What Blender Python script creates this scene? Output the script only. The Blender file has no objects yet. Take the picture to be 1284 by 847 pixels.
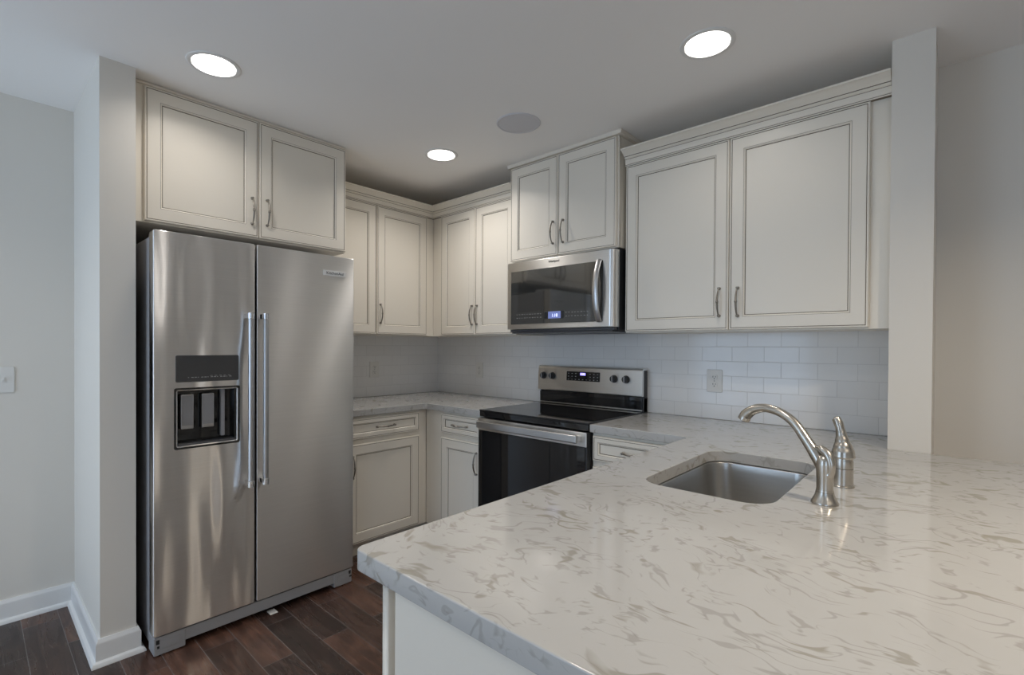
import bpy, bmesh, math, random
from mathutils import Vector, Matrix
random.seed(4)
S = bpy.context.scene
C = S.collection
PI = math.pi

# ---------------------------------------------------------------- camera
cam = bpy.data.objects.new('camera', bpy.data.cameras.new('camera')); C.objects.link(cam)
yaw, pit, rol = 0.74398, -0.00825, 0.00543
v = Vector((-math.sin(yaw)*math.cos(pit), math.cos(yaw)*math.cos(pit), math.sin(pit)))
r = Vector((math.cos(yaw), math.sin(yaw), 0)); u = r.cross(v)
r2 = r*math.cos(rol) + u*math.sin(rol); u2 = -r*math.sin(rol) + u*math.cos(rol)
M = Matrix((r2, u2, -v)).transposed().to_4x4(); M.translation = (3.23928, -2.70888, 1.29319)
cam.matrix_world = M
cam.data.sensor_width = 36; cam.data.lens = 614.444/1284*36
cam.data.shift_x = 12.239/1284; cam.data.shift_y = 17.258/1284
cam.data.clip_start = 0.02
S.camera = cam

# ---------------------------------------------------------------- light and exposure
S.view_settings.view_transform = 'Standard'; S.view_settings.look = 'None'
S.view_settings.gamma = 1; S.view_settings.use_curve_mapping = False
S.view_settings.exposure = 0.04
CAN_W = 2.5; CAN_K = (.72, .50, 1.9, 1.3, 2.2, .3, 7.0, 2.8); CAN_GLOW = 6.0; WORLD = 1.5; WIN_W = 16.5
S.cycles.max_bounces = 16; S.cycles.diffuse_bounces = 14; S.cycles.glossy_bounces = 6
CAN_COL = (1.0, 0.94, 0.875); DAY_COL = (0.56, 0.75, 1.0)
w = bpy.data.worlds.new('world'); S.world = w; w.use_nodes = True
w.node_tree.nodes['Background'].inputs[0].default_value = (*DAY_COL, 1)
w.node_tree.nodes['Background'].inputs[1].default_value = WORLD

def area(name, loc, rot, sx, sy, power, col, spread=PI, shape='RECTANGLE'):
    l = bpy.data.lights.new(name, 'AREA'); l.shape = shape; l.size = sx; l.size_y = sy
    l.energy = power; l.color = col; l.spread = spread
    o = bpy.data.objects.new(name, l); C.objects.link(o); o.location = loc; o.rotation_euler = rot
    return o
# area lamps added for daylight at the unseen windows behind the camera
area('window_daylight', (1.05, -4.95, 1.25), (PI/2, 0, 0), 1.6, 2.0, WIN_W, DAY_COL)
area('window_daylight', (4.6, -4.95, 1.3), (PI/2, 0, 0), 1.5, 1.7, WIN_W*.25, DAY_COL)

# ---------------------------------------------------------------- materials
def mat(name, col=(.5,.5,.5), rough=.5, metal=0, spec=.5, **k):
    m = bpy.data.materials.new(name); m.use_nodes = True
    b = m.node_tree.nodes['Principled BSDF']
    b.inputs['Base Color'].default_value = (*col, 1); b.inputs['Roughness'].default_value = rough
    b.inputs['Metallic'].default_value = metal; b.inputs['Specular IOR Level'].default_value = spec
    for a, x in k.items(): b.inputs[a.replace('_', ' ')].default_value = x
    return m
def nd(m, t, **k):
    n = m.node_tree.nodes.new(t)
    for a, x in k.items():
        if a.startswith('i_'): n.inputs[a[2:].replace('_', ' ')].default_value = x
        else: setattr(n, a, x)
    return n
def ln(m, a, b): m.node_tree.links.new(a, b)
def bs(m): return m.node_tree.nodes['Principled BSDF']
def coord(m, scale=(1,1,1), loc=(0,0,0)):
    g = nd(m, 'ShaderNodeNewGeometry'); p = nd(m, 'ShaderNodeMapping'); p.inputs['Scale'].default_value = scale
    p.inputs['Location'].default_value = loc
    ln(m, g.outputs['Position'], p.inputs['Vector']); return p.outputs[0]
def bump(m, h, strength, dist):
    b = nd(m, 'ShaderNodeBump'); b.inputs['Strength'].default_value = strength; b.inputs['Distance'].default_value = dist
    ln(m, h, b.inputs['Height']); ln(m, b.outputs[0], bs(m).inputs['Normal'])
def ramp(m, fac, stops):
    n = nd(m, 'ShaderNodeValToRGB'); e = n.color_ramp.elements
    while len(e) < len(stops): e.new(.5)
    for q, (p, c) in zip(e, stops):
        q.position = p; q.color = (*c, 1) if len(c) == 3 else c
    ln(m, fac, n.inputs[0]); return n.outputs[0]
def noise(m, vec, scale, detail=2, rough=.5, dist=0):
    n = nd(m, 'ShaderNodeTexNoise'); n.inputs['Scale'].default_value = scale; n.inputs['Detail'].default_value = detail
    n.inputs['Roughness'].default_value = rough; n.inputs['Distortion'].default_value = dist
    ln(m, vec, n.inputs['Vector']); return n
def math_(m, op, a, b=None):
    n = nd(m, 'ShaderNodeMath', operation=op)
    for i, x in enumerate((a, b)):
        if x is None: continue
        if hasattr(x, 'links'): ln(m, x, n.inputs[i])
        else: n.inputs[i].default_value = x
    return n.outputs[0]
def paint(name, col, rough, bscale=350, bstr=.08):
    m = mat(name, col, rough); c = coord(m); n = noise(m, c, bscale, 2); bump(m, n.outputs[0], bstr, .0006)
    k = noise(m, c, 1.3, 1)
    a = tuple(x*.985 for x in col); b = tuple(min(1, x*1.015) for x in col)
    ln(m, ramp(m, k.outputs[0], [(.3, a), (.7, b)]), bs(m).inputs['Base Color']); return m
M_wall = paint('wall_paint', (.73, .70, .645), .75)
M_ceil = paint('ceiling_paint', (.90, .89, .88), .85)
M_trim = paint('trim_paint', (.78, .78, .77), .35, 60, .03)
M_cab = paint('cabinet_paint', (.80, .755, .672), .38, 90, .03)
M_glaze = mat('cabinet_glaze', (.16, .125, .09), .6)
M_white = mat('white_plastic', (.75, .74, .71), .35)
M_slot = mat('dark_slot', (.02, .02, .02), .6)
M_black = mat('black_plastic', (.022, .022, .024), .35)
M_darkgrey = mat('charcoal_plastic', (.07, .07, .075), .4)
M_side = paint('appliance_side', (.30, .30, .31), .45, 500, .05)
M_greyplastic = mat('grey_plastic', (.33, .33, .34), .4)
M_blackglass = mat('black_glass', (.012, .012, .013), .04, 0, .6)
M_mwglass = mat('smoked_glass', (.045, .047, .047), .05, 0, .5, IOR=2.1)
M_panelglass = mat('dispenser_glass', (.05, .05, .052), .15, 0, .5, IOR=1.7)
M_mark = mat('printed_grey', (.42, .42, .42), .5)
M_ink = mat('printed_dark', (.05, .05, .055), .5)
M_badge = mat('badge_silver', (.85, .85, .84), .5, 0)
M_grate = mat('speaker_grille', (.64, .64, .67), .8)
M_chrome = mat('chrome', (.78, .78, .79), .12, 1)
def emit(name, col, s):
    m = mat(name, col, .5); bs(m).inputs['Emission Color'].default_value = (*col, 1); bs(m).inputs['Emission Strength'].default_value = s; return m
M_lens = emit('lamp_lens', (1, .97, .92), CAN_GLOW)
M_disp = emit('display_blue', (.16, .2, .45), .5)
M_digit = emit('display_digit', (.65, .7, 1), 1.6)
M_clock = emit('clock_violet', (.35, .3, 1.0), 1.6)
def steel(name, col, rough, aniso, wave=0, tang=(0,0,1), rot=0.0):
    m = mat(name, col, rough, 1); b = bs(m); b.inputs['Anisotropic'].default_value = aniso; b.inputs['Anisotropic Rotation'].default_value = rot
    t = nd(m, 'ShaderNodeCombineXYZ')
    for i in range(3): t.inputs[i].default_value = tang[i]
    ln(m, t.outputs[0], b.inputs['Tangent'])
    c = coord(m, (3, 3, 900)); f = noise(m, c, 1, 2)
    ln(m, ramp(m, f.outputs[0], [(.3, tuple(x*.94 for x in col)), (.7, col)]), b.inputs['Base Color'])
    if wave:
        n = noise(m, coord(m, (7, 7, 1.3)), 1, 1); bump(m, n.outputs[0], wave, .05)
    return m
M_steel = steel('brushed_steel', (.82, .81, .79), .33, .85)
M_fridge = steel('refrigerator_steel', (.88, .865, .845), .31, 1.0, 0)
M_fridgew = steel('refrigerator_steel_wavy', (.88, .865, .845), .31, 1.0, .5)
M_sink = steel('sink_steel', (.56, .55, .53), .3, .4)
M_nickel = steel('brushed_nickel', (.56, .525, .47), .27, .3)
M_pewter = mat('antique_pewter', (.30, .28, .25), .33, 1)
M_bar = steel('bar_steel', (.58, .58, .585), .3, .3)

# floor planks, run along x
M_floor = mat('dark_hardwood', (.1,.06,.05), .25)
def mk_floor(m):
    c = coord(m, (1, 1, 1), (.35, .011, 0))
    br = nd(m, 'ShaderNodeTexBrick', offset=.37, offset_frequency=2)
    for k, x in dict(Scale=1, Mortar_Size=.0014, Mortar_Smooth=.2, Bias=0, Brick_Width=.78, Row_Height=.127).items(): br.inputs[k.replace('_', ' ')].default_value = x
    br.inputs['Color1'].default_value = (0,0,0,1); br.inputs['Color2'].default_value = (1,1,1,1); br.inputs['Mortar'].default_value = (.5,.5,.5,1)
    ln(m, c, br.inputs['Vector'])
    base = ramp(m, br.outputs['Color'], [(0, (.040,.026,.022)), (.5, (.080,.045,.034)), (1, (.13,.072,.052))])
    g = noise(m, coord(m, (2.2, 26, 1)), 1, 4, .6, .8)
    g2 = noise(m, coord(m, (2.5, 6, 1)), 1.6, 2, .5, 1.5)
    mx = nd(m, 'ShaderNodeMix', data_type='RGBA', blend_type='MULTIPLY'); mx.inputs[0].default_value = .9
    ln(m, base, mx.inputs[6]); ln(m, ramp(m, g.outputs[0], [(.3, (.45,.42,.4)), (.6, (1.15,1.1,1.05))]), mx.inputs[7])
    mx2 = nd(m, 'ShaderNodeMix', data_type='RGBA', blend_type='MULTIPLY'); mx2.inputs[0].default_value = .7
    ln(m, mx.outputs[2], mx2.inputs[6]); ln(m, ramp(m, g2.outputs[0], [(.35, (.55,.5,.5)), (.65, (1.3,1.2,1.15))]), mx2.inputs[7])
    mm = nd(m, 'ShaderNodeMix', data_type='RGBA'); ln(m, br.outputs['Fac'], mm.inputs[0]); ln(m, mx2.outputs[2], mm.inputs[6]); mm.inputs[7].default_value = (.16,.14,.135,1)  # pale seams: highlights on the plank edges put into the colour
    ln(m, mm.outputs[2], bs(m).inputs['Base Color'])
    h = math_(m, 'ADD', math_(m, 'MULTIPLY', g2.outputs[0], .6), math_(m, 'MULTIPLY', br.outputs['Fac'], -.4))
    bump(m, h, .25, .004)
    ln(m, ramp(m, g.outputs[0], [(.3, (.34,)*3), (.7, (.22,)*3)]), bs(m).inputs['Roughness'])
mk_floor(M_floor)

M_bounce_carpet = paint('bounce_carpet', (.72, .69, .64), .95, 180, .6)  # pale carpet added out of view to bounce daylight onto the ceiling
# white subway tile; u runs along the wall, v up
M_tile = mat('subway_tile', (.78,.78,.78), .12)
def mk_tile(m):
    g = nd(m, 'ShaderNodeNewGeometry'); s = nd(m, 'ShaderNodeSeparateXYZ'); ln(m, g.outputs['Position'], s.inputs[0])
    cx = nd(m, 'ShaderNodeCombineXYZ'); ln(m, math_(m, 'ADD', s.outputs[0], s.outputs[1]), cx.inputs[0]); ln(m, math_(m, 'SUBTRACT', s.outputs[2], .916), cx.inputs[1])
    br = nd(m, 'ShaderNodeTexBrick', offset=.5)
    for k, x in dict(Scale=1, Mortar_Size=.0014, Mortar_Smooth=.3, Bias=0, Brick_Width=.1535, Row_Height=.0772).items(): br.inputs[k.replace('_', ' ')].default_value = x
    br.inputs['Color1'].default_value = (.81,.805,.795,1); br.inputs['Color2'].default_value = (.84,.835,.825,1); br.inputs['Mortar'].default_value = (.66,.655,.645,1)
    ln(m, cx.outputs[0], br.inputs['Vector']); ln(m, br.outputs['Color'], bs(m).inputs['Base Color'])
    bump(m, math_(m, 'SUBTRACT', 1.0, br.outputs['Fac']), .35, .0015)
    ln(m, ramp(m, br.outputs['Fac'], [(0, (.12,)*3), (1, (.7,)*3)]), bs(m).inputs['Roughness'])
mk_tile(M_tile)

# white quartz with greige flakes and swirls
M_quartz = mat('white_quartz', (.72,.71,.68), .10)
def mk_quartz(m):
    p0 = coord(m, (1,1,1))
    wn = noise(m, p0, 3.2, 2, .5); wn2 = noise(m, p0, 11, 2, .5)
    def warp(vec, n, a):
        s = nd(m, 'ShaderNodeVectorMath', operation='SUBTRACT'); ln(m, n.outputs['Color'], s.inputs[0]); s.inputs[1].default_value = (.5,.5,.5)
        k = nd(m, 'ShaderNodeVectorMath', operation='SCALE'); ln(m, s.outputs[0], k.inputs[0]); k.inputs['Scale'].default_value = a
        q = nd(m, 'ShaderNodeVectorMath', operation='ADD'); ln(m, vec, q.inputs[0]); ln(m, k.outputs[0], q.inputs[1]); return q.outputs[0]
    pw = warp(warp(p0, wn, .30), wn2, .06)
    mp = nd(m, 'ShaderNodeMapping'); mp.inputs['Rotation'].default_value = (0, 0, .5); mp.inputs['Scale'].default_value = (1.0, 2.4, 1.6); ln(m, pw, mp.inputs[0])
    def flakes(scale, off, c0, w0, w1, pm0, pm1, ps):
        a = nd(m, 'ShaderNodeMapping'); a.inputs['Location'].default_value = (off, off*1.7, off*.6); ln(m, mp.outputs[0], a.inputs[0])
        n = noise(m, a.outputs[0], scale, 1.5, .45)
        d = math_(m, 'ABSOLUTE', math_(m, 'SUBTRACT', n.outputs[0], c0))
        q = nd(m, 'ShaderNodeMapping'); q.inputs['Location'].default_value = (off*3, 2, off); ln(m, pw, q.inputs[0])
        pn = noise(m, q.outputs[0], ps, 1, .5)
        mr = nd(m, 'ShaderNodeMapRange'); ln(m, pn.outputs[0], mr.inputs[0])
        for i, x in zip((1,2,3,4), (pm0, pm1, 0.0, 1.0)): mr.inputs[i].default_value = x
        wd = math_(m, 'MULTIPLY', mr.outputs[0], w1)
        t = math_(m, 'SUBTRACT', wd, d)
        mr2 = nd(m, 'ShaderNodeMapRange'); ln(m, t, mr2.inputs[0])
        for i, x in zip((1,2,3,4), (0.0, w0, 0.0, 1.0)): mr2.inputs[i].default_value = x
        return mr2.outputs[0]
    f1 = flakes(6.5, 0.0, .50, .03, .085, .57, .80, 10)
    f2 = flakes(11, 4.3, .47, .04, .12, .54, .80, 15)
    f3 = flakes(24, 9.1, .52, .06, .16, .53, .80, 26)
    f4 = flakes(9, 15.7, .52, .012, .022, .50, .62, 7)
    base = nd(m, 'ShaderNodeMix', data_type='RGBA'); cl = noise(m, pw, 5, 3, .6)
    ln(m, cl.outputs[0], base.inputs[0]); base.inputs[6].default_value = (.50,.496,.487,1); base.inputs[7].default_value = (.445,.442,.432,1)
    out = base.outputs[2]
    for f, col, s in ((f4, (.29,.28,.26), .5), (f3, (.31,.298,.275), .6), (f2, (.30,.285,.245), .75), (f1, (.31,.295,.25), .85)):
        mx = nd(m, 'ShaderNodeMix', data_type='RGBA'); ln(m, math_(m, 'MULTIPLY', f, s), mx.inputs[0]); ln(m, out, mx.inputs[6]); mx.inputs[7].default_value = (*col, 1); out = mx.outputs[2]
    ln(m, out, bs(m).inputs['Base Color'])
mk_quartz(M_quartz)

# ---------------------------------------------------------------- mesh helpers
def rootpos(o):
    p = Vector((0,0,0))
    while o is not None: p += o.location; o = o.parent
    return p
def obj(name, bm, mats, parent=None, smooth=False, origin=None):
    """bm holds world coordinates; link it as one mesh object"""
    bmesh.ops.recalc_face_normals(bm, faces=bm.faces)
    me = bpy.data.meshes.new(name)
    if not isinstance(mats, (list, tuple)): mats = [mats]
    for x in mats: me.materials.append(x)
    o = bpy.data.objects.new(name, me); C.objects.link(o)
    if parent is not None:
        o.parent = parent; off = rootpos(parent)
    else:
        xs = [q.co for q in bm.verts]
        off = Vector(origin) if origin else Vector(((min(q.x for q in xs)+max(q.x for q in xs))/2, (min(q.y for q in xs)+max(q.y for q in xs))/2, min(q.z for q in xs)))
        o.location = off
    bmesh.ops.translate(bm, verts=bm.verts, vec=-off)
    bm.to_mesh(me); bm.free()
    if smooth:
        for f in me.polygons: f.use_smooth = True
        if smooth is not True:
            me.set_sharp_from_angle(angle=math.radians(smooth)); wn = o.modifiers.new('normals', 'WEIGHTED_NORMAL'); wn.keep_sharp = True
    return o
def thing(name, label, cat, loc, group=None):
    o = bpy.data.objects.new(name, None); C.objects.link(o); o.location = loc; o.empty_display_size = .1
    return tag(o, label, cat, group)
def tag(o, label, cat, group=None):
    o['label'] = label; o['category'] = cat
    if group: o['group'] = group
    return o
def struct(name, bm, m, smooth=False):
    o = obj(name, bm, m, None, smooth); o['kind'] = 'structure'
    return o
def BM(): return bmesh.new()
def merge(bm, src, mi=None):
    me = bpy.data.meshes.new('t'); src.to_mesh(me); src.free()
    n0 = len(bm.faces); bm.from_mesh(me); bpy.data.meshes.remove(me)
    if mi is not None:
        bm.faces.ensure_lookup_table()
        for f in bm.faces[n0:]: f.material_index = mi
    return bm
def box(x0, x1, y0, y1, z0, z1, bev=0, bm=None, seg=2, mi=None):
    b = BM(); bmesh.ops.create_cube(b, size=1)
    for q in b.verts: q.co = Vector(((x0+x1)/2 + q.co.x*(x1-x0), (y0+y1)/2 + q.co.y*(y1-y0), (z0+z1)/2 + q.co.z*(z1-z0)))
    if bev: bmesh.ops.bevel(b, geom=list(b.edges), offset=bev, segments=seg, affect='EDGES', profile=.5)
    return b if bm is None and mi is None else merge(bm if bm is not None else BM(), b, mi)
def lathe(prof, loc=(0,0,0), axis='Z', n=32, bm=None, mi=None):
    """prof: (radius, height) pairs"""
    b = BM(); rings = []
    for (rr, h) in prof:
        if rr < 1e-6: rings.append([b.verts.new((0,0,h))])
        else: rings.append([b.verts.new((rr*math.cos(2*PI*i/n), rr*math.sin(2*PI*i/n), h)) for i in range(n)])
    for a, c in zip(rings, rings[1:]):
        for i in range(n):
            j = (i+1) % n
            if len(a) == 1 and len(c) == 1: continue
            if len(a) == 1: b.faces.new((a[0], c[i], c[j]))
            elif len(c) == 1: b.faces.new((a[i], a[j], c[0]))
            else: b.faces.new((a[i], a[j], c[j], c[i]))
    if len(rings[0]) > 1 and len(rings[-1]) > 1:      # closed ring profile
        for i in range(n):
            j = (i+1) % n; b.faces.new((rings[-1][i], rings[-1][j], rings[0][j], rings[0][i]))
    for q in b.verts:
        x, y, z = q.co
        if axis == '-Y': q.co = (x, -z, y)
        elif axis == '+X': q.co = (z, x, y)
        elif axis == '-Z': q.co = (x, y, -z)
        q.co += Vector(loc)
    return merge(bm if bm is not None else BM(), b, mi)
def catmull(pts, n=8):
    P = [Vector(p) for p in pts]; P = [P[0]*2-P[1]] + P + [P[-1]*2-P[-2]]; out = []
    for i in range(1, len(P)-2):
        for k in range(n):
            t = k/n; a, b_, c, d = P[i-1:i+3]
            out.append(.5*((2*b_) + (c-a)*t + (2*a-5*b_+4*c-d)*t*t + (3*b_-a-3*c+d)*t**3))
    return out + [P[-2]]
def tube(path, rad, n=12, bm=None, flat=None, mi=None):
    """swept round tube along path with a radius (or radius pair) per point"""
    path = [Vector(p) for p in path]; N = len(path); b = BM()
    rad = rad if isinstance(rad, (list, tuple)) else [rad]*N
    tg = [(path[min(i+1, N-1)] - path[max(i-1, 0)]).normalized() for i in range(N)]
    ref = Vector(flat) if flat else (Vector((0,0,1)) if abs(tg[0].z) < .9 else Vector((1,0,0)))
    nr = (ref - tg[0]*ref.dot(tg[0])).normalized(); rings = []
    for i in range(N):
        nr = (nr - tg[i]*nr.dot(tg[i])).normalized(); bi = tg[i].cross(nr)
        ra, rb = rad[i] if isinstance(rad[i], (list, tuple)) else (rad[i], rad[i])
        rings.append([b.verts.new(path[i] + nr*ra*math.cos(2*PI*k/n) + bi*rb*math.sin(2*PI*k/n)) for k in range(n)])
    for a, c in zip(rings, rings[1:]):
        for k in range(n): b.faces.new((a[k], a[(k+1) % n], c[(k+1) % n], c[k]))
    b.faces.new(rings[0]); b.faces.new(rings[-1])
    return merge(bm if bm is not None else BM(), b, mi)
def smoothlist(vals, n=8):
    out = []
    for a, b in zip(vals, vals[1:]):
        for k in range(n):
            t = k/n; t = t*t*(3-2*t); out.append(a*(1-t)+b*t)
    return out + [vals[-1]]
def rrect(x0, x1, y0, y1, rad, n=6):
    pts = []
    for cx, cy, a0 in ((x1-rad, y1-rad, 0), (x0+rad, y1-rad, 90), (x0+rad, y0+rad, 180), (x1-rad, y0+rad, 270)):
        for k in range(n+1):
            a = math.radians(a0 + 90*k/n); pts.append((cx + rad*math.cos(a), cy + rad*math.sin(a)))
    return pts
def circle(cx, cy, rad, n=40): return [(cx+rad*math.cos(2*PI*i/n), cy+rad*math.sin(2*PI*i/n)) for i in range(n)]
def inset(poly, d):
    """inset a counter-clockwise polygon by d (negative grows it)"""
    out = []; N = len(poly)
    for i in range(N):
        p0, p1, p2 = Vector(poly[i-1]), Vector(poly[i]), Vector(poly[(i+1) % N])
        a = (p1-p0).normalized(); b = (p2-p1).normalized()
        na = Vector((-a.y, a.x)); nb = Vector((-b.y, b.x)); m_ = (na+nb)
        m_ = m_/max(m_.length_squared, 1e-6)*2
        out.append(tuple(p1 + m_*d))
    return out
def plate(outer, holes, t, bev, fn):
    """flat slab (with holes) from 2D outlines; fn maps (a, b, h) to the world, h from 0 (front) to -t"""
    cu = bpy.data.curves.new('t', 'CURVE'); cu.dimensions = '2D'; cu.fill_mode = 'BOTH'
    cu.extrude = max(t/2-bev, 1e-5); cu.bevel_depth = bev; cu.bevel_resolution = 2
    for poly in [inset(outer, bev) if bev else outer] + [inset(h, -bev) if bev else h for h in holes]:
        s = cu.splines.new('POLY'); s.points.add(len(poly)-1); s.use_cyclic_u = True
        for q, p in zip(s.points, poly): q.co = (p[0], p[1], 0, 1)
    o = bpy.data.objects.new('t', cu); C.objects.link(o)
    dg = bpy.context.evaluated_depsgraph_get(); me = bpy.data.meshes.new_from_object(o.evaluated_get(dg))
    bpy.data.objects.remove(o); bpy.data.curves.remove(cu)
    b = BM(); b.from_mesh(me); bpy.data.meshes.remove(me)
    for f in b.faces: f.material_index = 0
    bmesh.ops.remove_doubles(b, verts=b.verts, dist=1e-5)
    for q in b.verts: q.co = fn(q.co.x, q.co.y, q.co.z - t/2)
    return b
def text_bm(body, size, fn, depth=.0004):
    """lettering, centred on (0,0), height about size"""
    cu = bpy.data.curves.new('t', 'FONT'); cu.body = body; cu.size = size; cu.extrude = depth; cu.align_x = 'CENTER'; cu.align_y = 'CENTER'
    o = bpy.data.objects.new('t', cu); C.objects.link(o)
    dg = bpy.context.evaluated_depsgraph_get(); me = bpy.data.meshes.new_from_object(o.evaluated_get(dg))
    bpy.data.objects.remove(o); bpy.data.curves.remove(cu)
    b = BM(); b.from_mesh(me); bpy.data.meshes.remove(me)
    for f in b.faces: f.material_index = 0
    for q in b.verts: q.co = fn(q.co.x, q.co.y, q.co.z)
    return b
def sweep(path, prof, bm=None, mats=None):
    """sweep profile (out, z) along an XY path, mitred; out is to the right of travel"""
    b = BM(); P = [Vector(p) for p in path]; N = len(P); st = []
    for i in range(N):
        d0 = (P[i]-P[i-1]).normalized() if i else (P[1]-P[0]).normalized()
        d1 = (P[i+1]-P[i]).normalized() if i < N-1 else d0
        n0 = Vector((d0.y, -d0.x)); n1 = Vector((d1.y, -d1.x)); m_ = n0+n1; m_ = m_/m_.length_squared*2
        st.append([b.verts.new((P[i].x+m_.x*o_, P[i].y+m_.y*o_, z)) for o_, z in prof])
    K = len(prof)
    for a, c in zip(st, st[1:]):
        for k in range(K):
            f = b.faces.new((a[k], a[(k+1) % K], c[(k+1) % K], c[k]))
            if mats and k in mats: f.material_index = 1
    b.faces.new(st[0]); b.faces.new(st[-1])
    return merge(bm if bm is not None else BM(), b)
def F_back(yp): return lambda a, b, h: Vector((a, yp-h, b))        # front faces -y
def F_left(xp): return lambda a, b, h: Vector((xp+h, a, b))        # front faces +x
def F_pen(xp): return lambda a, b, h: Vector((xp-h, a, b))         # front faces -x
def F_up(zp): return lambda a, b, h: Vector((a, b, zp+h))

# ---------------------------------------------------------------- setting
ZC = 2.455
cans = [(0.978, -2.022), (2.538, -0.802), (0.952, -0.777), (2.538, -2.022), (1.0, -3.7), (2.6, -3.7), (4.05, -1.6), (4.7, -3.4)]  # last four are unseen fill lights, added to brighten the rooms
RC = .081
struct('floor', box(-.12, 6.6, -3.3, .12, -.1, 0), M_floor)
struct('floor_bounce_carpet', box(-.12, 6.6, -5.1, -3.3, -.1, .006), M_bounce_carpet)
struct('ceiling', plate([(-.12,-5.1),(6.6,-5.1),(6.6,.12),(-.12,.12)], [circle(x, y, RC+.004)[::-1] for x, y in cans], .12, 0, lambda a, b, h: Vector((a, b, ZC+.12+h))), M_ceil)
struct('wall_back', box(-.12, 6.6, 0, .12, 0, ZC), M_wall)
struct('wall_left', box(-.12, 0, -5.1, 0, 0, ZC), M_wall)
WLx, WLy0, WLy1 = .7095, -2.355, -2.236
struct('wall_beside_refrigerator', box(0, WLx, WLy0, WLy1, 0, ZC), M_wall)
WRx0, WRx1, WRy = 3.0587, 3.1835, -.351
struct('wall_beside_counter', box(WRx0, WRx1, WRy, 0, 0, ZC), M_wall)
def wall_with_windows(name, a0, a1, wins, fn):
    struct(name, plate([(a0,0),(a1,0),(a1,ZC),(a0,ZC)], [[(x0,z0),(x0,z1),(x1,z1),(x1,z0)] for x0,x1,z0,z1 in wins], .1, 0, fn), M_wall)
nw = [(.25,1.85,.12,2.25), (3.85,5.35,.35,2.2)]; rw = []  # unseen windows, added to let daylight in from behind the camera
fnn = lambda a, b, h: Vector((a, -5.0-h, b)); fnr = lambda a, b, h: Vector((6.6+h, a, b))
wall_with_windows('wall_near', -.12, 6.6, nw, fnn)
wall_with_windows('wall_right', -5.1, .12, rw, fnr)
k = 1
for wins, fn in ((nw, fnn), (rw, fnr)):
    for x0, x1, z0, z1 in wins:
        b = plate([(x0,z0),(x1,z0),(x1,z1),(x0,z1)], [rrect(x0+.05, (x0+x1)/2-.02, z0+.05, z1-.05, .002)[::-1], rrect((x0+x1)/2+.02, x1-.05, z0+.05, z1-.05, .002)[::-1]], .04, 0, lambda a, b_, h: fn(a, b_, h-.01))
        struct('window_%d' % k, b, M_trim); k += 1
bprof = [(0,0),(.030,0),(.030,.006),(.025,.016),(.015,.021),(.015,.086),(.011,.094),(.007,.105),(0,.105)]
struct('baseboard_left', sweep([(.0005,-4.99),(.0005,WLy0-.0005),(WLx+.0005,WLy0-.0005),(WLx+.0005,WLy1+.0005),(WLx-.05,WLy1+.0005)], bprof), M_trim, smooth=30)
struct('baseboard_back', sweep([(WRx1+.34,-.0005),(6.49,-.0005)], [(o_, z) for o_, z in bprof]), M_trim, smooth=30)
TZ0, TZ1 = .9155, 1.377
struct('wall_tile_back', box(.0085, WRx0-.0005, -.008, -.0002, TZ0, TZ1), M_tile)
struct('wall_tile_left', box(.0002, .008, -1.25, -.0002, TZ0, TZ1), M_tile)

# ---------------------------------------------------------------- recessed lights and speaker
names = ['white recessed ceiling light above the refrigerator', 'white recessed ceiling light nearest the right wall cabinets', 'white recessed ceiling light near the corner cabinets', 'white recessed ceiling light over the sink counter',
         'added unseen recessed fill light in the open room behind the left wall end', 'added unseen recessed fill light in the open room behind the counter', 'added unseen recessed fill light beyond the right wall end', 'added unseen recessed fill light in the open room far right']
for (x, y), lab, kw in zip(cans, names, CAN_K):
    t = thing('recessed_light', lab, 'light', (x, y, ZC), 'recessed ceiling lights')
    obj('trim_ring', lathe([(RC+.003,.004),(RC+.001,-.004),(RC+.010,-.006),(RC+.018,-.003),(RC+.019,-.0003),(RC+.003,-.0003)], (x,y,ZC), n=48), M_trim, t, 40)
    obj('baffle', lathe([(RC,.001),(RC-.004,.03),(RC-.010,.06),(.0,.061),(.0,.066),(RC-.004,.065),(RC+.003,.03),(RC+.003,.001)], (x,y,ZC), n=48), M_trim, t, 40)
    obj('lens', lathe([(0,.018),(.045,.017),(.068,.019),(RC-.006,.026),(RC-.008,.03),(0,.03)], (x,y,ZC), n=48), M_lens, t, 40)
    a = area('can_lamp', (x, y, ZC+.012), (0,0,0), .13, .13, CAN_W*kw, CAN_COL if kw < 3 else (1, .86, .68), math.radians(140), 'DISK')
x, y = 1.572, -.782
t = thing('ceiling_speaker', 'flat round grey speaker grille in the ceiling', 'speaker', (x, y, ZC))
obj('rim', lathe([(.104,-.0003),(.104,-.006),(.110,-.0065),(.114,-.003),(.114,-.0003)], (x,y,ZC), n=56), M_grate, t, 40)
obj('grille', lathe([(0,-.0075),(.07,-.0072),(.1035,-.005),(.1035,-.0005),(0,-.0005)], (x,y,ZC), n=56), M_grate, t, 40)

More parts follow.
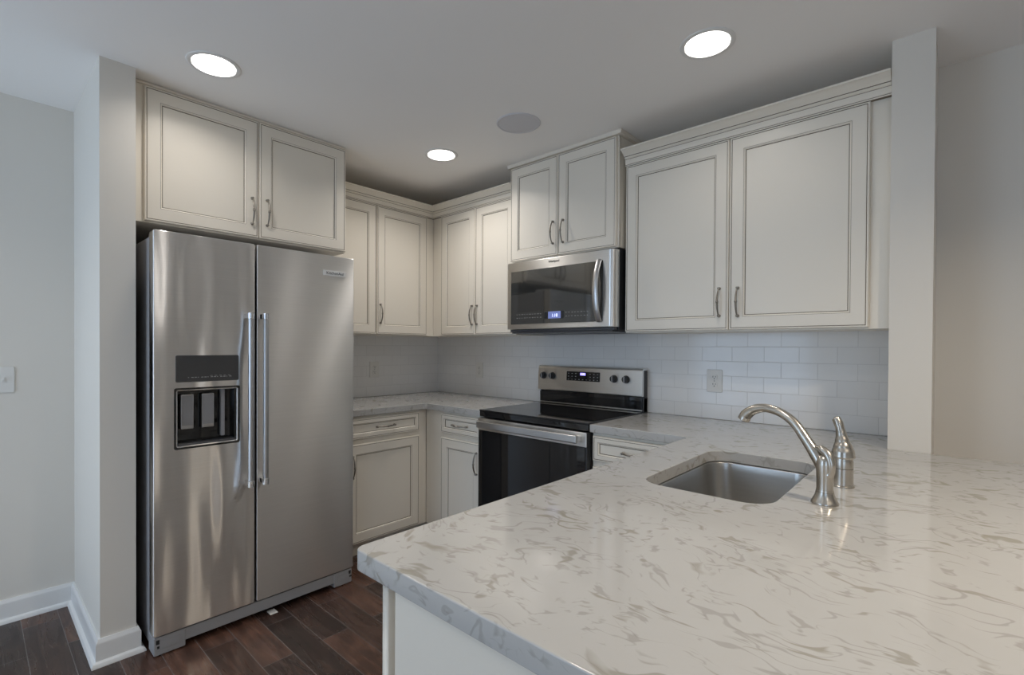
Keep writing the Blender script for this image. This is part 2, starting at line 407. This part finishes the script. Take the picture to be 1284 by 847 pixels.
# ---------------------------------------------------------------- cabinets
def door_bm(u0, u1, v0, v1, fn, F=.058, T=.019):
    rings = [(0,-T,0),(0,-.004,0),(.003,0,0),(.0075,0,0),(.0083,-.0015,1),(.0100,-.0015,1),(.0108,0,0),(F,0,0),(F+.0008,-.0012,0),(F+.0020,-.0012,1),(F+.0034,-.0012,0),(F+.0085,-.0065,0),(F+.0093,-.009,1),(F+.0110,-.009,1),(F+.012,-.0082,0)]
    b = BM(); vr = []
    for ins, h, g in rings:
        vr.append([b.verts.new(fn(a, c, h)) for a, c in ((u0+ins,v0+ins),(u1-ins,v0+ins),(u1-ins,v1-ins),(u0+ins,v1-ins))])
    for i in range(len(vr)-1):
        for k in range(4):
            f = b.faces.new((vr[i][k], vr[i][(k+1)%4], vr[i+1][(k+1)%4], vr[i+1][k]))
            if rings[i+1][2] and i > 0: f.material_index = 1
    b.faces.new(vr[-1]); b.faces.new(vr[0])
    return b
def pull_bm(uc, vc, fn, vert=True, L=.064):
    """arched pull with ringed middle and ball feet"""
    b = BM()
    def P(s, h): return fn(uc, vc+s, h) if vert else fn(uc+s, vc, h)
    ss = [-1,-.97,-.9,-.75,-.5,-.25,-.13,-.10,-.07,-.03,0,.03,.07,.10,.13,.25,.5,.75,.9,.97,1]
    path = [P(s*L, .010 + .020*(1-abs(s)**2.2)) for s in ss]
    rad = [.0036,.0036,.0034,.0036,.0044,.0048,.0044,.0062,.0044,.0066,.0066,.0066,.0044,.0062,.0044,.0048,.0044,.0036,.0034,.0036,.0036]
    tube(path, rad, 10, b)
    for s in (-1, 1):
        tube([P(s*L, .0002), P(s*L, .003), P(s*L, .006), P(s*L, .010), P(s*L, .0145), P(s*L,.0165)], [.0075,.0072,.0045,.0062,.0056,.002], 12, b)
    return b
def add_door(parent, name, u0, u1, v0, v1, fn, pull=None, F=.058):
    d = obj(name, door_bm(u0, u1, v0, v1, fn, F), [M_cab, M_glaze], parent)
    if pull: obj('handle', pull_bm(pull[0], pull[1], fn, pull[2]), M_pewter, d, 50)
    return d
YU = -.3253            # upper doors
ZB, ZT = 1.3797, 2.2644
BX = .3045             # upper box depth (doors stand 19 mm proud)
# wall cabinets on the left wall
def frame_bm(u0, u1, v0, v1, fn, doors, t=.0185):
    """face frame: one board with an opening behind every door"""
    m_ = .013
    return plate([(u0,v0),(u1,v0),(u1,v1),(u0,v1)], [[(a+m_,c+m_),(a+m_,d-m_),(b-m_,d-m_),(b-m_,c+m_)] for a, b, c, d in doors], t, 0, fn)
def wall_cab(name, label, orient, u0, u1, z0, z1, depth, doors, back=.002, fr=None):
    loc = ((u0+u1)/2, -depth/2, z0) if orient == 'back' else (depth/2, (u0+u1)/2, z0)
    t = thing(name, label, 'cabinet', loc)
    if orient == 'back':
        bm = box(u0, u1, -(depth-.019), -back, z0, z1); ff = F_back(-depth); df = F_back(-(depth+.0205))
    else:
        bm = box(back, depth-.019, u0, u1, z0, z1); ff = F_left(depth); df = F_left(depth+.0205)
    obj('body', bm, M_cab, t)
    f0, f1 = fr or (u0, u1)
    fb = frame_bm(f0, f1, z0, z1, ff, [d[:4] for d in doors])
    obj('face_frame', fb, M_cab, t)
    for d in doors: add_door(t, 'door', d[0], d[1], d[2], d[3], df, d[4])
    return t
wall_cab('wall_cabinet', 'single-door cream wall cabinet half hidden behind the refrigerator', 'left', -1.224, -.816, 1.374, 2.285, BX, [(-1.218, -.8185, ZB, ZT, (-1.195, 1.52, True))])
wall_cab('wall_cabinet', 'single-door cream wall cabinet on the left wall next to the corner', 'left', -.8145, -.002, 1.374, 2.285, BX, [(-.8131, -.3798, ZB, ZT, (-.789, 1.52, True))],
         fr=(-.8145, -.3055))
wall_cab('wall_cabinet', 'double-door cream wall cabinet between the corner and the microwave', 'back', .3065, 1.150, 1.374, 2.285, BX, [(.4166, .7797, ZB, ZT, (.757, 1.517, True)), (.7828, 1.146, ZB, ZT, (.806, 1.517, True))],
         fr=(.3065, 1.150))
wall_cab('wall_cabinet', 'wide double-door cream wall cabinet right of the microwave', 'back', 1.936, 3.0565, 1.374, 2.285, BX, [(1.940, 2.4678, ZB, ZT, (2.428, 1.510, True)), (2.4710, 2.9928, ZB, ZT, (2.510, 1.507, True))],
         )
t = wall_cab('wall_cabinet', 'short double-door cream wall cabinet above the microwave', 'back', 1.1535, 1.915, 1.8345, 2.432, .354, [(1.1555, 1.5223, 1.8385, 2.4246, (1.493, 1.972, True)), (1.5253, 1.9071, 1.8385, 2.4246, (1.566, 1.970, True))])
tp = [(0,2.4325),(.0205,2.4325),(.0215,2.436),(.0215,2.446),(.023,2.450),(.023,2.4535),(0,2.4535)]
obj('top_molding', sweep([(1.9155,-.012),(1.9155,-.3545),(1.153,-.3545),(1.153,-.012)][::-1], tp), M_cab, t)
t = wall_cab('wall_cabinet', 'deep double-door cream cabinet over the refrigerator', 'left', -2.212, -1.219, 1.838, 2.440, .6095, [(-2.1902, -1.7104, 1.8439, 2.4332, (-1.743, 1.974, True)), (-1.7072, -1.2252, 1.8439, 2.4332, (-1.669, 1.978, True))],
         fr=(-2.2345, -1.219))
obj('top_molding', box(.58, .617, -2.2345, -1.2215, 2.4405, 2.4535, .003), M_cab, t)
# crown mouldings
CP = [(0,2.2655),(.019,2.2655),(.0205,2.2675),(.0205,2.2705),(.0195,2.2712),(.0195,2.2732),(.0215,2.2740),(.0235,2.279),(.0235,2.2985),(.0225,2.2995),(.0225,2.3012),(.0265,2.3025),(.031,2.3055),(.033,2.3085),(.0325,2.3095),(.0325,2.3112),(.037,2.3125),(.048,2.3225),(.062,2.3325),(.070,2.3365),(.0745,2.3375),(.0745,2.345),(0,2.345)]
CG = {4, 9, 15, 0}
cm = obj('crown_molding', sweep([(BX+.0008,-1.2185),(BX+.0008,-BX-.0008),(1.1515,-BX-.0008)], CP, mats=CG), [M_cab, M_glaze]); tag(cm, 'cream crown molding turning the corner on top of the wall cabinets', 'molding')
cm = obj('crown_molding', sweep([(1.9365,-BX-.0008),(3.0567,-BX-.0008)], CP, mats=CG), [M_cab, M_glaze]); tag(cm, 'straight cream crown molding on top of the wide right wall cabinet', 'molding')

# base cabinets
def base_cab(label, orient, u0, u1, cols, front=.61, kick=.075, fr=None, z1=.874):
    sgn = {'back': lambda a, d: (a, -d), 'left': lambda a, d: (d, a)}[orient]
    c = sgn((u0+u1)/2, front/2)
    t = thing('base_cabinet', label, 'cabinet', (c[0], c[1], 0))
    if orient == 'back':
        obj('body', box(u0, u1, -(front-.019), -.002, .10, z1), M_cab, t); ff = F_back(-front); df = F_back(-(front+.0205))
        obj('toe_kick', box(u0, u1, -(front-kick), -.02, .001, .0995), M_cab, t)
    else:
        obj('body', box(.002, front-.019, u0, u1, .10, z1), M_cab, t); ff = F_left(front); df = F_left(front+.0205)
        obj('toe_kick', box(.02, front-kick, u0, u1, .001, .0995), M_cab, t)
    f0, f1 = fr or (u0, u1)
    fb = frame_bm(f0, f1, .10, z1, ff, [c_[1:5] for c_ in cols])
    obj('face_frame', fb, M_cab, t)
    for kind, a0, a1, z0, zt, pull in cols:
        add_door(t, kind, a0, a1, z0, zt, df, pull, .058 if kind == 'door' else .028)
    return t
base_cab('cream base cabinet with one drawer and door between the refrigerator and the corner', 'left', -1.246, -.0025, [('drawer', -1.212, -.683, .737, .859, (-.947, .799, False)), ('door', -1.212, -.683, .112, .706, (-1.178, .575, True))],
         fr=(-1.246, -.6125))
base_cab('narrow cream base cabinet with drawer left of the range', 'back', .6125, 1.157, [('drawer', .784, 1.149, .737, .859, (.967, .797, False)), ('door', .784, 1.149, .112, .706, (1.120, .585, True))],
         )
base_cab('cream drawer base cabinet right of the range', 'back', 1.926, 2.452, [('drawer', 1.934, 2.40, .737, .859, (2.165, .797, False)), ('drawer', 1.934, 2.40, .43, .706, (2.165, .60, False)), ('drawer', 1.934, 2.40, .112, .40, (2.165, .27, False))])
# peninsula: doors face the aisle (-x), end panel faces the room (-y)
t = thing('base_cabinet', 'cream peninsula base cabinet under the sink counter', 'cabinet', (2.77, -1.4, 0))
PX0, PX1, PY0, PY1 = 2.478, 3.055, -2.200, -.612
fb = plate([(PY0,.10),(PY1,.10),(PY1,.874),(PY0,.874)], [[(a,.13),(a,.84),(c,.84),(c,.13)] for a, c in ((-2.165,-1.56),(-1.52,-.70))], .019, 0, lambda a, b, h: Vector((PX0-h, a, b)))
obj('face_frame', fb, M_cab, t)
obj('end_panel', box(PX0+.0265, PX1, -2.192, -2.174, .001, .874, .001), M_cab, t)
obj('end_groove', box(PX0+.0195, PX0+.026, -2.184, -2.174, .001, .874), M_cab, t)
obj('back_panel', box(PX1-.018, PX1, -2.173, PY1, .001, .874), M_cab, t)
obj('bottom_panel', box(PX0+.02, PX1-.019, -2.173, PY1, .10, .118), M_cab, t)
obj('toe_kick', box(PX0+.07, PX0+.085, -2.173, PY1, .001, .099), M_cab, t)
fp = F_pen(PX0-.0205)
for a, c, pl in ((-2.185,-1.545,-1.58), (-1.535,-1.108,-1.14), (-1.102,-.675,-1.07)):
    add_door(t, 'door', a, c, .112, .706, fp, (pl, .58, True)); add_door(t, 'drawer', a, c, .737, .859, fp, ((a+c)/2, .797, False), .028)

# ---------------------------------------------------------------- counters
CT, TH = .9145, .039
def arc(cx, cy, rad, a0, a1, n=8): return [(cx+rad*math.cos(math.radians(a0+(a1-a0)*i/n)), cy+rad*math.sin(math.radians(a0+(a1-a0)*i/n))) for i in range(n+1)]
cl = [(.0015,-.0015),(.0015,-1.249),(.637,-1.249)] + arc(.637+.03,-.637-.03,.03,180,90,8) + [(1.1575,-.637),(1.1575,-.0015)]
ct = obj('countertop', plate(cl, [], TH, .003, F_up(CT)), M_quartz, None, 30); tag(ct, 'white quartz countertop in the corner left of the range', 'countertop')
SX0, SX1, SY0, SY1 = 2.575, 2.925, -1.425, -.812
pen = [(1.9225,-.0015),(1.9225,-.637),(2.412-.05,-.637)] + arc(2.412-.03,-.637-.03,.03,90,0,6) + arc(2.412+.022,-2.222+.022,.022,180,270,6) + [(3.50,-2.222)] + [(3.50,WRy-.0015),(WRx0-.0015,WRy-.0015),(WRx0-.0015,-.0015)]
ct = obj('countertop', plate(pen, [rrect(SX0,SX1,SY0,SY1,.075,10)[::-1]], TH, .003, F_up(CT)), M_quartz, None, 30); tag(ct, 'large white quartz peninsula countertop around the sink', 'countertop')

# sink: rounded steel bowl under the opening
t = thing('sink', 'undermount stainless steel sink sunk in the white quartz counter', 'sink', ((SX0+SX1)/2, (SY0+SY1)/2, .66))
b = BM(); zt = CT-TH-.001; rings = []
for ins, z, rad in ((-.025,zt,.09),(.004,zt,.072),(.007,zt-.004,.07),(.010,zt-.03,.068),(.022,zt-.17,.06),(.030,zt-.190,.055),(.05,zt-.202,.045),(.09,zt-.206,.03),(.14,zt-.2085,.01)):
    rings.append([b.verts.new((a, c, z)) for a, c in rrect(SX0+ins, SX1-ins, SY0+ins, SY1-ins, rad, 8)])
for a, c in zip(rings, rings[1:]):
    for i in range(len(a)): b.faces.new((a[i], a[(i+1)%len(a)], c[(i+1)%len(a)], c[i]))
b.faces.new(rings[-1])
o = obj('bowl', b, M_sink, t, 60); sm = o.modifiers.new('s', 'SOLIDIFY'); sm.thickness = .0012; sm.offset = -1
obj('drain', lathe([(.0,.0),(.03,0),(.034,.003),(.043,.003),(.045,.0005),(.045,-.004),(0,-.004)], ((SX0+SX1)/2, (SY0+SY1)/2, zt-.2075), n=32), M_chrome, t, 40)

# faucet
fx, fy = 3.011, -1.292
t = thing('faucet', 'curved brushed nickel faucet standing right of the sink', 'faucet', (fx, fy, CT))
obj('base', lathe([(0,0),(.0295,0),(.030,.003),(.0275,.007),(.0235,.015),(.0205,.023),(.0195,.029),(0,.029)], (fx,fy,CT+.0004), n=36), M_nickel, t, 50)
obj('post', lathe([(0,.0295),(.0188,.0295),(.0188,.032),(.0178,.036),(.0178,.055),(.0188,.080),(.0195,.095),(.0185,.106),(.014,.115),(.006,.120),(0,.121)], (fx,fy,CT), n=36), M_nickel, t, 50)
a = math.radians(160); dx, dy = math.cos(a), math.sin(a)
sp = [(-.012,.985),(.003,1.000),(.020,1.027),(.048,1.066),(.079,1.103),(.116,1.124),(.156,1.131),(.190,1.123),(.214,1.106),(.222,1.092)]
sr = [.0145,.0150,.0145,.0128,.0118,.0112,.0116,.0135,.0155,.0165]
pts = catmull([(fx+dx*s, fy+dy*s, z) for s, z in sp], 6)
obj('spout', tube(pts, smoothlist(sr, 6), 20), M_nickel, t, 50)
tip = pts[-1]; td = (pts[-1]-pts[-2]).normalized()
obj('aerator', tube([tip-td*.002, tip+td*.003], [.0115,.0115], 20), M_darkgrey, t, 50)
# raised collar leaf that wraps the joint
cl_ = catmull([(fx+dx*s+.002, fy+dy*s-.005, z) for s, z in ((.024,1.050),(.008,1.046),(-.006,1.034),(-.0125,1.014),(-.0115,.990),(-.005,.968))], 5)
obj('collar', tube(cl_, smoothlist([.005,.0095,.0105,.0100,.008,.002], 5), 14), M_nickel, t, 50)
hx, hy = 3.018, -1.078
t = thing('mixer_control', 'upright brushed nickel mixer lever standing behind the faucet', 'mixer control', (hx, hy, CT))
obj('base', lathe([(0,0),(.0275,0),(.0275,.003),(.0248,.005),(.0243,.050),(0,.050)], (hx,hy,CT+.0004), n=36), M_nickel, t, 50)
obj('collar', lathe([(0,.0515),(.0243,.0515),(.0246,.053),(.0246,.070),(.0225,.073),(.0225,.079),(0,.079)], (hx,hy,CT), n=36), M_nickel, t, 50)
lv = [(0,.0795),(0,.083),(0,.095),(-.001,.110),(-.003,.125),(-.006,.142),(-.010,.158),(-.015,.172),(-.022,.184),(-.026,.188)]
lr = [.0272,.0288,.0272,.0225,.0172,.0130,.0112,.0115,.0108,.004]
obj('lever', tube(catmull([(hx+s*.78, hy-s*.3, CT+z) for s, z in lv], 5), smoothlist(lr, 5), 28), M_nickel, t, 50)

# ---------------------------------------------------------------- refrigerator
FX, FY0, FYs, FY1 = .8336, -2.2018, -1.8005, -1.291
FZ0, FZ1 = .0865, 1.769
t = thing('refrigerator', 'stainless steel side-by-side refrigerator with ice dispenser', 'refrigerator', (.45, -1.746, 0))
obj('body', box(.03, .752, FY0+.004, FY1-.004, .03, 1.752, .006), M_side, t, 30)
obj('hinge_cover', box(.66, .80, FY0+.02, FY0+.10, 1.7525, 1.775, .004), M_greyplastic, t)
obj('hinge_cover', box(.66, .80, FY1-.10, FY1-.02, 1.7525, 1.775, .004), M_greyplastic, t)
DT = .066
for y0, y1 in ((FY0, FYs-.0045), (FYs+.0045, FY1)):
    obj('door_gasket', box(.7525, FX-DT-.0005, y0+.008, y1-.008, FZ0+.01, FZ1-.01), M_black, t)
ff = F_left(FX)
RY0, RY1, RZ0, RZ1 = -2.1235, -1.876, .857, 1.107
CZ0, CZ1 = 1.137, 1.251
dl = obj('freezer_door', plate(rrect(FY0, FYs-.0045, FZ0, FZ1, .008, 4), [rrect(RY0,RY1,RZ0,RZ1,.008,4)[::-1]], DT, .004, ff), M_fridgew, t, 35)
dr = obj('refrigerator_door', plate(rrect(FYs+.0045, FY1, FZ0, FZ1, .008, 4), [], DT, .004, ff), M_fridge, t, 35)
# dispenser: control glass, recess with two paddles, a tall light strip and a drip tray
b = plate(rrect(RY0, RY1, CZ0, CZ1, .006, 4), [], .004, .001, F_left(FX+.0022))
for i in range(14):
    y = RY0+.045+i*.0125; box(FX+.0021, FX+.0025, y, y+(.009 if i % 3 else .004), CZ0+.018, CZ0+.0205, bm=b, mi=1)
for i in range(5): box(FX+.0021, FX+.0025, RY0+.13+i*.018, RY0+.14+i*.018, CZ0+.024, CZ0+.0255, bm=b, mi=1)
obj('control_panel', b, [M_panelglass, M_mark], dl, 35)
b = BM(); D = .062
vr = [[b.verts.new((FX+h, a, c)) for a, c in rrect(RY0+i, RY1-i, RZ0+i, RZ1-i, .008, 4)] for i, h in ((-.0055,.0002),(-.005,.0012),(.002,.0012),(.004,-.002),(.012,-D))]
for p, q in zip(vr, vr[1:]):
    for i in range(len(p)): b.faces.new((p[i], p[(i+1)%len(p)], q[(i+1)%len(p)], q[i]))
b.faces.new(vr[-1])
obj('dispenser_recess', b, M_blackglass, dl, 35)
for y in (-2.072, -1.992):
    pd = obj('paddle', box(FX-.052, FX-.030, y-.0245, y+.0245, .93, 1.082, .004), M_bar, dl, 35)
    obj('pad', box(FX-.0298, FX-.0275, y-.0205, y+.0205, .947, 1.077, .001), M_side, pd, 35)
obj('spout_strip', box(FX-.058, FX-.036, -1.938, -1.922, .885, 1.105, .003), M_greyplastic, dl, 35)
obj('drip_tray', plate(rrect(RY0+.010, RY1-.010, 0, .055, .01, 4), [], .012, .002, lambda a, c, h: Vector((FX-.058+c, a, .872+h))), M_darkgrey, dl, 35)
# bar handles
for nm, d, y in (('handle', dl, -1.842), ('handle', dr, -1.777)):
    h = obj(nm, tube([(.889, y, .678), (.889, y, 1.415)], .0125, 24), M_bar, d, 40)
    for z0, z1, sg in ((.648, .678, 1), (1.415, 1.445, -1)):
        b = tube([(.889,y,z0),(.889,y,z0+.002),(.889,y,z1-.002),(.889,y,z1)], [.0125,.0145,.0145,.0125], 24)
        box(FX+.0005, .889, y-.0115, y+.0115, z0+.004, z1-.004, .003, b)
        obj('end_mount', b, M_chrome, h, 40)
bd = obj('badge', plate(rrect(-1.468, -1.340, 1.663, 1.690, .002, 3), [], .003, .0008, F_left(FX+.0032)), M_badge, dr, 35)
bt = text_bm('KitchenAid', .0205, lambda a, c, h: Vector((FX+.0034+h, -1.404+a*1.05, 1.6765+c)))
obj('lettering', bt, M_ink, bd)
# base grille with corner covers
obj('base_grille', box(.765, .822, FY0+.095, FY1-.085, .026, .078, .004), M_greyplastic, t, 35)
for y0, y1 in ((FY0+.003, FY0+.118), (FY1-.108, FY1-.003)):
    fc = obj('corner_cover', merge(box(.74, .826, y0, y1, .004, .080, .005), box(.827, .8285, y0+.02, y1-.02, .03, .062, .001)), M_greyplastic, t, 35)
    b = BM(); yy = y0+.008 if y0 < -2 else y1-.02
    box(.8262, .8275, yy, yy+.012, .052, .070, bm=b); box(.8262, .8275, yy+.004, yy+.018, .034, .044, bm=b)
    obj('vent_slot', b, M_slot, fc)
for y in (FY0+.06, FY1-.06): obj('foot', lathe([(0,0),(.02,0),(.02,.01),(.012,.012),(.012,.029),(0,.029)], (.70, y, .0005), n=20), M_black, t, 40)
obj('paper_tag', box(.795, .842, -1.735, -1.700, .0005, .003), M_white, t)

# ---------------------------------------------------------------- range
RX0, RX1 = 1.1605, 1.9195
t = thing('range', 'stainless steel electric range with black glass top and oven door', 'range', ((RX0+RX1)/2, -.33, 0))
obj('body', box(RX0, RX1, -.622, -.02, .02, .872, .003), M_black, t, 35)
ck = obj('cooktop', box(RX0-.0005, RX1+.0005, -.650, -.072, .9155-.003, .921, .0025), M_blackglass, t, 35)
obj('front_band', box(RX0, RX1, -.6475, -.60, .8805, .912, .004), M_blackglass, ck, 35)
od = obj('oven_door', box(RX0+.001, RX1-.001, -.655, -.624, .205, .874, .003), M_black, t, 35)
obj('door_panel', box(RX0+.001, RX1-.001, -.6625, -.6555, .802, .873, .003), M_steel, od, 35)
obj('door_glass', box(RX0+.004, RX1-.010, -.6595, -.6555, .215, .8005, .001), M_blackglass, od, 35)
hd = obj('handle', box(RX0+.03, RX1-.03, -.708, -.688, .822, .862, .006, seg=3), M_bar, od, 35)
for x in (RX0+.05, RX1-.05): obj('handle_mount', box(x-.02, x+.02, -.690, -.6627, .828, .856, .003), M_steel, hd, 35)
obj('storage_drawer', box(RX0+.001, RX1-.001, -.652, -.624, .035, .198, .004), M_blackglass, t, 35)
bg = obj('backguard', merge(merge(box(RX0, RX1, -.060, -.0105, .9155, 1.160, .006), box(RX0, RX0+.006, -.066, -.0105, .9155, 1.0, .002)), box(RX1-.006, RX1, -.066, -.0105, .9155, 1.0, .002)), M_black, t, 35)
obj('lower_glass', box(RX0+.008, RX1-.008, -.068, -.0605, .935, 1.006, .002), M_blackglass, bg, 35)
obj('trim_strip', box(RX0+.006, RX1-.006, -.0715, -.0605, .9245, .931, .0015), M_steel, bg, 35)
# the stainless fascia leans back a little and rolls over at the top
b = BM(); pr = [(-.0605,1.010),(-.083,1.010),(-.086,1.014),(-.078,1.155),(-.074,1.166),(-.066,1.172),(-.045,1.174),(-.0105,1.173),(-.0105,1.161),(-.0605,1.161)]
A = [b.verts.new((RX0-.003, y, z)) for y, z in pr]; B = [b.verts.new((RX1+.0005, y, z)) for y, z in pr]
for i in range(len(pr)): b.faces.new((A[i], A[(i+1)%len(pr)], B[(i+1)%len(pr)], B[i]))
b.faces.new(A); b.faces.new(B)
fs = obj('fascia', b, M_steel, bg, 40)
def FF(a, c, h):  # point on the leaning fascia
    k = (c-1.014)/(1.155-1.014); return Vector((a, -.0866+.008*k-h, c))
b = plate(rrect(1.392,1.640,1.081,1.140,.003,3), [], .002, .0005, lambda a, c, h: FF(a, c, h+.002))
for i in range(9):
    for j in range(3):
        if 3 <= i <= 5 and j: continue
        x = 1.408+i*.027; z = 1.090+j*.0185
        q = FF(x, z, .0020); box(q.x-.004, q.x+.004, q.y-.0004, q.y, z-.0018, z+.0018, bm=b, mi=1)
cp = obj('control_panel', b, [M_blackglass, M_mark], fs, 35)
q = FF(1.516, 1.124, .0022)
obj('clock', merge(box(1.496, 1.536, q.y-.0004, q.y, 1.117, 1.133), text_bm('1:18', .013, lambda a, c, h: Vector((1.516+a, q.y-.0008-h, 1.125+c))), 1), [M_clock, M_digit], cp)
for x in (1.205, 1.279, 1.738, 1.818):
    k_ = obj('knob', lathe([(0,0),(.0235,0),(.0235,.003),(.0215,.004),(.0195,.020),(.017,.023),(0,.024)], FF(x,1.106,.0004), '-Y', 28), M_black, fs, 40)
    q = FF(x, 1.106, .0004)
    obj('grip', box(x-.004, x+.004, q.y-.031, q.y-.0235, 1.106-.0185, 1.106+.0185, .002), M_side, k_, 35)
    obj('pointer', box(x-.0012, x+.0012, q.y-.0316, q.y-.0311, 1.106+.001, 1.106+.0155), M_mark, k_)
# ---------------------------------------------------------------- microwave
MX0, MX1, MZ0, MZ1, MY = 1.1575, 1.921, 1.4055, 1.8205, -.404
t = thing('microwave', 'stainless steel over-the-range microwave with curved handle', 'microwave', ((MX0+MX1)/2, -.2, 1.385))
obj('body', box(MX0+.006, MX1-.003, -.352, -.010, 1.388, 1.8285, .002), M_black, t, 35)
b = merge(box(MX0+.03, MX1-.02, -.39, -.03, 1.380, 1.3875, .002), box(MX0+.012, MX1-.012, -.385, -.353, 1.389, 1.404, .002))
un = obj('vent_underside', b, M_darkgrey, t, 35)
b = BM()
for i in range(22): box(MX0+.06+i*.03, MX0+.08+i*.03, -.36, -.25, 1.3792, 1.3798, bm=b)
obj('grease_filter', b, M_greyplastic, un)
out = [(MX0,-.353),(MX0,MY+.008)] + arc(MX0+.008, MY+.008, .008, 180, 270, 4) + arc(MX1-.034, MY+.034, .034, 270, 360, 10) + [(MX1,-.353)]
b = plate(out, [], MZ1-MZ0, .003, F_up(MZ1))
dm = obj('door', b, M_steel, t, 35)
WX0, WX1, WZ0, WZ1 = 1.192, 1.852, 1.436, 1.763
b = plate(rrect(WX0,WX1,WZ0,WZ1,.003,3), [], .003, .0008, F_back(MY-.0022))
for i in range(26):
    x = 1.24+i*.0205
    if 1.44 < x < 1.60: continue
    for j in range(2): box(x, x+.006+.004*((i*7+j) % 3 == 0), MY-.0026, MY-.0020, 1.472+j*.021, 1.4745+j*.021, bm=b, mi=1)
wn = obj('window', b, [M_mwglass, M_mark], dm, 35)
obj('window_screen', box(1.25, 1.775, MY-.0027, MY-.0023, 1.508, 1.715), mat('window_screen', (.028,.029,.029), .06, 0, .5, IOR=2.1), wn)
for x0, x1 in ((1.457, 1.483), (1.577, 1.597)): obj('display_key', box(x0, x1, MY-.0029, MY-.0023, 1.462, 1.505), M_black, wn)
dp = obj('display', box(1.485, 1.575, MY-.0029, MY-.0023, 1.463, 1.504), M_disp, wn)
obj('digits', text_bm('1:18', .026, lambda a, c, h: Vector((1.532+a, MY-.0032-h, 1.480+c))), M_digit, dp)
obj('lettering', text_bm('Whirlpool', .019, lambda a, c, h: Vector((1.522+a, MY-.0006-h, 1.797+c))), M_ink, dm)
hp = catmull([(1.830,MY-.003,1.768),(1.830,MY-.014,1.750),(1.829,MY-.034,1.695),(1.829,MY-.045,1.63),(1.829,MY-.045,1.575),(1.829,MY-.034,1.505),(1.830,MY-.014,1.452),(1.830,MY-.003,1.436)], 6)
obj('handle', tube(hp, [(.0075,.0175)]*len(hp), 16, flat=(0,-1,0)), M_bar, dm, 50)

# ---------------------------------------------------------------- outlets and switch
def outlet(label, fn, a, z, kind='outlet'):
    q = fn(a, z-.058, 0)
    t = thing('wall_outlet' if kind == 'outlet' else 'light_switch', label, 'outlet' if kind == 'outlet' else 'switch', q)
    hw = .040 if kind == 'outlet' else .060
    obj('cover_plate', plate(rrect(a-hw, a+hw, z-.060, z+.060, .004, 3), [], .005, .0018, lambda x, y, h: fn(x, y, h+.0055)), M_white, t, 35)
    if kind == 'outlet':
        for dz in (-.0195, .0195):
            s = obj('receptacle', plate(rrect(a-.0165, a+.0165, z+dz-.0145, z+dz+.0145, .010, 5), [], .002, .0005, lambda x, y, h: fn(x, y, h+.0078)), M_white, t, 35)
            b = BM()
            for sx, w_, h_, oz in ((-.0065,.0024,.009,.003),(.0065,.0024,.007,.003),(0,.005,.005,-.0075)):
                merge(b, plate([(a+sx-w_/2,z+dz+oz-h_/2),(a+sx+w_/2,z+dz+oz-h_/2),(a+sx+w_/2,z+dz+oz+h_/2),(a+sx-w_/2,z+dz+oz+h_/2)], [], .0004, 0, lambda x, y, h: fn(x, y, h+.0084)))
            obj('slots', b, M_slot, s)
        obj('screw', plate(circle(a, z, .003, 12), [], .001, 0, lambda x, y, h: fn(x, y, h+.0067)), M_greyplastic, t)
    else:
        for da in (-.023, .023):
            b = plate(rrect(a+da-.0055, a+da+.0055, z-.012, z+.012, .001, 2), [], .002, .0005, lambda x, y, h: fn(x, y, h+.0078))
            g = obj('toggle', merge(b, plate(rrect(a+da-.004, a+da+.004, z-.002, z+.009, .001, 2), [], .010, .001, lambda x, y, h: fn(x, y, h+.018))), M_white, t, 35)
    return t
outlet('white wall outlet on the tile right of the range', F_back(-.0084), 2.301, 1.119)
outlet('white wall outlet on the back tile between the corner and the range', F_back(-.0084), .5155, 1.113)
outlet('white wall outlet on the left tile beside the refrigerator', F_left(.0084), -.6315, 1.119)
outlet('white light switch on the plain wall at the far left', F_left(.0004), -2.628, 1.130, 'switch')
